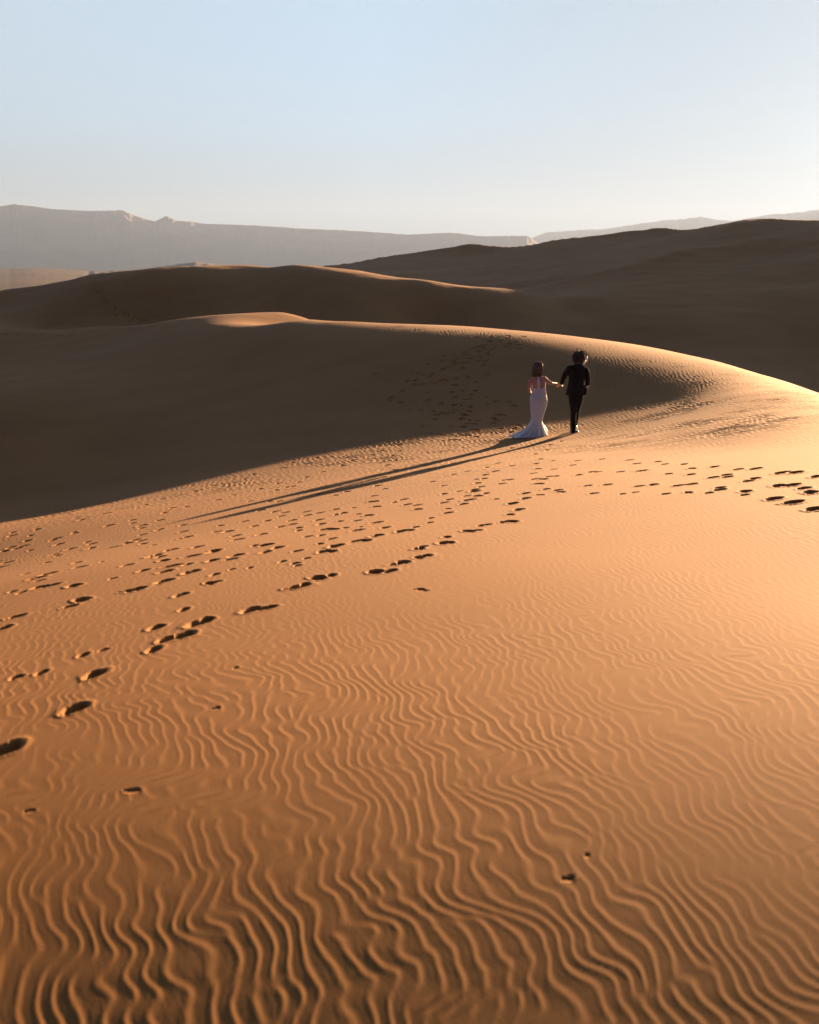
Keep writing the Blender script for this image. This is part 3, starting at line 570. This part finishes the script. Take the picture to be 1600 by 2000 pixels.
def make_woman():
    # hand target: the man's left palm, in this figure's own frame
    Mm = Matrix.Translation((MX, MY, MZ)) @ Matrix.Rotation(view_yaw, 4, 'Z'); Mw = Matrix.Translation((WX, WY, WZ)) @ Matrix.Rotation(view_yaw, 4, 'Z')
    T = Mw.inverted() @ Mm @ Vector((-.312, .080, 1.045))
    S = Shape()
    head(S, (.030, .02, 1.505), .106, R(-22), R(-4))
    S.tube([(.035, -.005, 1.29), (.034, 0, 1.36), (.032, .012, 1.43)], [.062, .048, .048])
    S.loft([(.045, 0, .66, .130, .095), (.048, 0, .74, .150, .105), (.05, 0, .80, .155, .110), (.052, 0, .90, .140, .095), (.052, 0, 1.0, .125, .084),
            (.048, .005, 1.10, .138, .095), (.045, .01, 1.20, .146, .100), (.04, 0, 1.265, .135, .078), (.036, 0, 1.31, .08, .055)])
    ra = [(.165, 0, 1.262), (.235, -.01, 1.20), (.315, .01, 1.150), tuple(T - Vector((.075, .01, -.02)))]
    S.tube([(.06, 0, 1.262)] + ra, [.05, .047, .040, .036, .023])
    hand(S, ra[-1], tuple(T), (.1, .3, -1), .55, 1, .92)
    la = [(-.085, 0, 1.255), (-.145, -.03, 1.16), (-.172, -.035, 1.06), (-.150, .04, .97), (-.115, .12, .915)]
    S.tube([(.03, 0, 1.255)] + la, [.05, .047, .042, .038, .031, .022])
    hand(S, la[-1], (-.07, .20, .88), (.6, .3, -.5), .7, 1, .92)
    # shoulder blades and spine hollow
    S.ball((-.02, -.058, 1.19), (.055, .035, .07)); S.ball((.115, -.058, 1.19), (.055, .035, .07))
    S.tube([(.02, 0, .72), (.01, .03, .42), (.0, -.06, .09)], [.10, .06, .04]); S.tube([(.09, .02, .72), (.075, .14, .42), (.05, .22, .09)], [.10, .06, .04])
    for fx, fy in ((.0, -.05), (.05, .24)): S.tube([(fx, fy - .03, .035), (fx, fy + .06, .04), (fx, fy + .16, .02)], [.032, .032, .02], 10, .8)
    body = S.build('person', skin, None, .006, 3)
    body.location = (WX, WY, WZ); body.rotation_euler = (0, 0, view_yaw)
    # dress: an open shell, its upper edge cut away at the back round one spine strap
    prof = [(1.40, .036, .075, .06), (1.31, .038, .098, .072), (1.25, .040, .146, .094), (1.20, .045, .152, .108), (1.10, .048, .146, .104), (1.0, .052, .141, .100), (.93, .052, .156, .112),
            (.86, .051, .176, .136), (.79, .050, .187, .148), (.72, .049, .184, .142), (.62, .046, .168, .128), (.52, .040, .146, .118), (.42, .026, .128, .115),
            (.32, .010, .118, .128), (.24, -.002, .135, .155), (.16, -.022, .165, .200), (.09, -.050, .205, .255), (.04, -.075, .240, .30), (.008, -.095, .270, .34)]
    zs = np.array([p[0] for p in prof])[::-1]; pc, prx, pry = (np.array([p[i] for p in prof])[::-1] for i in (1, 2, 3))
    n, m = 160, 120; V = []; rng = np.random.default_rng(3)
    for i in range(m):
        t = i / (m - 1)
        for k in range(n):
            ph = 2 * math.pi * k / n; back = -math.sin(ph)               # 1 at the middle of the back
            dback = abs((ph - 1.5 * math.pi)); ht = 1.29
            if dback < 1.45:                                             # cut away back, T strap along the spine
                edge = 1.035 - .03 * math.cos(dback * 4) * (dback < .8)
                cut = max(0, min(1, (1.40 - dback) / .22)); ht = 1.29 * (1 - cut) + edge * cut
                st = max(0, min(1, (.235 - dback) / .07)); st = st * st * (3 - 2 * st); ht = ht * (1 - st) + 1.40 * st
                if dback < .5: ht = max(ht, 1.035 + .05 * math.exp(-((dback - .2) / .09) ** 2) * (dback > .2))
            z = .008 + (ht - .008) * t ** .92
            c, rx, ry = (np.interp(z, zs, a) for a in (pc, prx, pry))
            low = max(0, min(1, (.42 - z) / .42)); gr = low ** 1.6
            fold = .030 * gr * math.sin(ph * 9 + 2.2 * math.sin(ph * 2)) + .018 * gr * math.sin(ph * 17 + 1.3) + .004 * math.sin(ph * 5 + z * 20) * (1 - low) * (z < .9)
            ruche = .0035 * math.sin(z * 150 + 3 * math.sin(ph * 2)) * max(0, 1 - abs(z - .93) / .13)
            # the train: drawn out behind and to the left along the sand
            dirt = math.cos(ph - R(213)); tr = max(0, dirt) ** 3 * (max(0, (.30 - z) / .30)) ** 2.2 * .27
            kick = max(0, math.cos(ph - R(35))) ** 4 * (max(0, (.36 - z) / .36)) ** 1.2 * .10 * (z > .0)
            q = 1 + (fold + ruche + tr * 0) / rx
            x = c + math.cos(ph) * rx * q + math.cos(ph) * (tr + kick); y = math.sin(ph) * ry * q + math.sin(ph) * (tr + kick)
            if z < .9: y += .0
            V.append((x, y, z + .012 * gr * math.sin(ph * 13) * (z > .02)))
    F = [(i * n + k, i * n + (k + 1) % n, (i + 1) * n + (k + 1) % n, (i + 1) * n + k) for i in range(m - 1) for k in range(n)]
    S = Shape(); S.v = V; S.f = F; dress = S.build('dress', satin, body)
    sol = dress.modifiers.new('cloth_thickness', 'SOLIDIFY'); sol.thickness = .004; sol.offset = 1
    # the train's trailing hem, crumpled on the sand
    S = Shape(); nu, nv = 60, 36
    for i in range(nu):
        u = i / (nu - 1)
        for j in range(nv):
            v = j / (nv - 1) * 2 - 1
            x = -.10 - .27 * u; y = -.10 - .20 * u + v * (.24 - .17 * u ** 1.3) ; e = 1 - abs(v) ** 3
            z = (.10 * (1 - u) ** 1.6 * e + .012 + .014 * math.sin(u * 17 + v * 4) * e + .012 * math.sin(v * 13 + u * 6) + .03 * (1 - u) * math.cos(v * 9) ** 2)
            S.v.append((x + .012 * math.sin(v * 21), y + .012 * math.sin(u * 25), max(.004, z)))
    S.f = [(i * nv + j, (i + 1) * nv + j, (i + 1) * nv + j + 1, i * nv + j + 1) for i in range(nu - 1) for j in range(nv - 1)]
    tr = S.build('train', satin, dress); sol = tr.modifiers.new('cloth_thickness', 'SOLIDIFY'); sol.thickness = .004
    # light front hem swinging out to the right, ahead of the step
    S = Shape(); nu, nv = 40, 30
    for i in range(nu):
        u = i / (nu - 1)
        for j in range(nv):
            v = j / (nv - 1)
            x = .085 + .17 * v ** 1.5 * (.45 + .55 * u) + .012 * math.sin(u * 18 + v * 3) * v; y = .10 + .16 * u + .02 * math.sin(v * 9)
            z = .46 - .42 * v + .05 * math.sin(u * 9) * v + .015 * math.sin(u * 23) * v; S.v.append((x, y, max(.01, z)))
    S.f = [(i * nv + j, (i + 1) * nv + j, (i + 1) * nv + j + 1, i * nv + j + 1) for i in range(nu - 1) for j in range(nv - 1)]
    fl = S.build('front_hem', satin, dress); sol = fl.modifiers.new('cloth_thickness', 'SOLIDIFY'); sol.thickness = .003
    # straight hair to below the shoulders
    rng2 = random.Random(8); S = Shape(); hc = Vector((.026, .0, 1.525))
    S.ball(hc, (.094, .102, .100)); S.loft([(.008, -.045, 1.33, .078, .026), (.010, -.045, 1.37, .088, .044), (.015, -.03, 1.43, .095, .072), (.022, -.015, 1.50, .095, .088), (.026, -.005, 1.55, .092, .094)], 28)
    for i in range(420):
        a = rng2.uniform(-1.35, 1.35); sx, cy = math.sin(a), -math.cos(a); L = rng2.uniform(.9, 1.04)
        top = hc + Vector((sx * .085, cy * .09, .055 + rng2.uniform(-.03, .03)))
        pts = [top]
        for k, (rx, ry, z, cx, yy) in enumerate(((.102, .104, 1.53, .025, -.003), (.106, .094, 1.46, .018, -.02), (.106, .070, 1.39, .012, -.037), (.100, .050, 1.335, .009, -.045), (.094, .040, 1.30, .007, -.047))):
            w = .004 * k; pts.append(Vector((cx + sx * rx + rng2.uniform(-w, w), yy + cy * ry + rng2.uniform(-w, w), 1.53 - (1.53 - z) * L)))
        S.tube(pts, [.004, .005, .0055, .005, .004, .0015], 5)
    S.build('hair', fair_hair, body)
    body['label'] = 'fair haired person in a long white open backed dress with a train on the sand'; body['category'] = 'person'; body['group'] = 'couple walking hand in hand'
    return body
make_man(); make_woman()

# ------------------------------------------------------------------ haze
def make_haze():
    bm = bmesh.new(); bmesh.ops.create_cube(bm, size=1); me = bpy.data.meshes.new('haze')
    x0, x1, y0, y1, z0, z1 = -8700, 8700, -8700, 8700, PLAIN + CAM_Z - 6, 445
    for v in bm.verts: v.co = ((x0 + x1) / 2 + v.co.x * (x1 - x0), (y0 + y1) / 2 + v.co.y * (y1 - y0), (z0 + z1) / 2 + v.co.z * (z1 - z0))
    bm.to_mesh(me); bm.free(); o = bpy.data.objects.new('haze', me); C.objects.link(o)
    m = bpy.data.materials.new('haze_air'); m.use_nodes = True; n, l = m.node_tree.nodes, m.node_tree.links; n.clear()
    pv = n.new('ShaderNodeVolumePrincipled'); pv.inputs['Color'].default_value = (.196, .303, .50, 1); pv.inputs['Density'].default_value = .00015; pv.inputs['Anisotropy'].default_value = 0.25
    out = n.new('ShaderNodeOutputMaterial'); l.new(pv.outputs[0], out.inputs['Volume']); me.materials.append(m)
    o['kind'] = 'stuff'; o['label'] = 'pale haze over the desert'
    return o
make_haze()
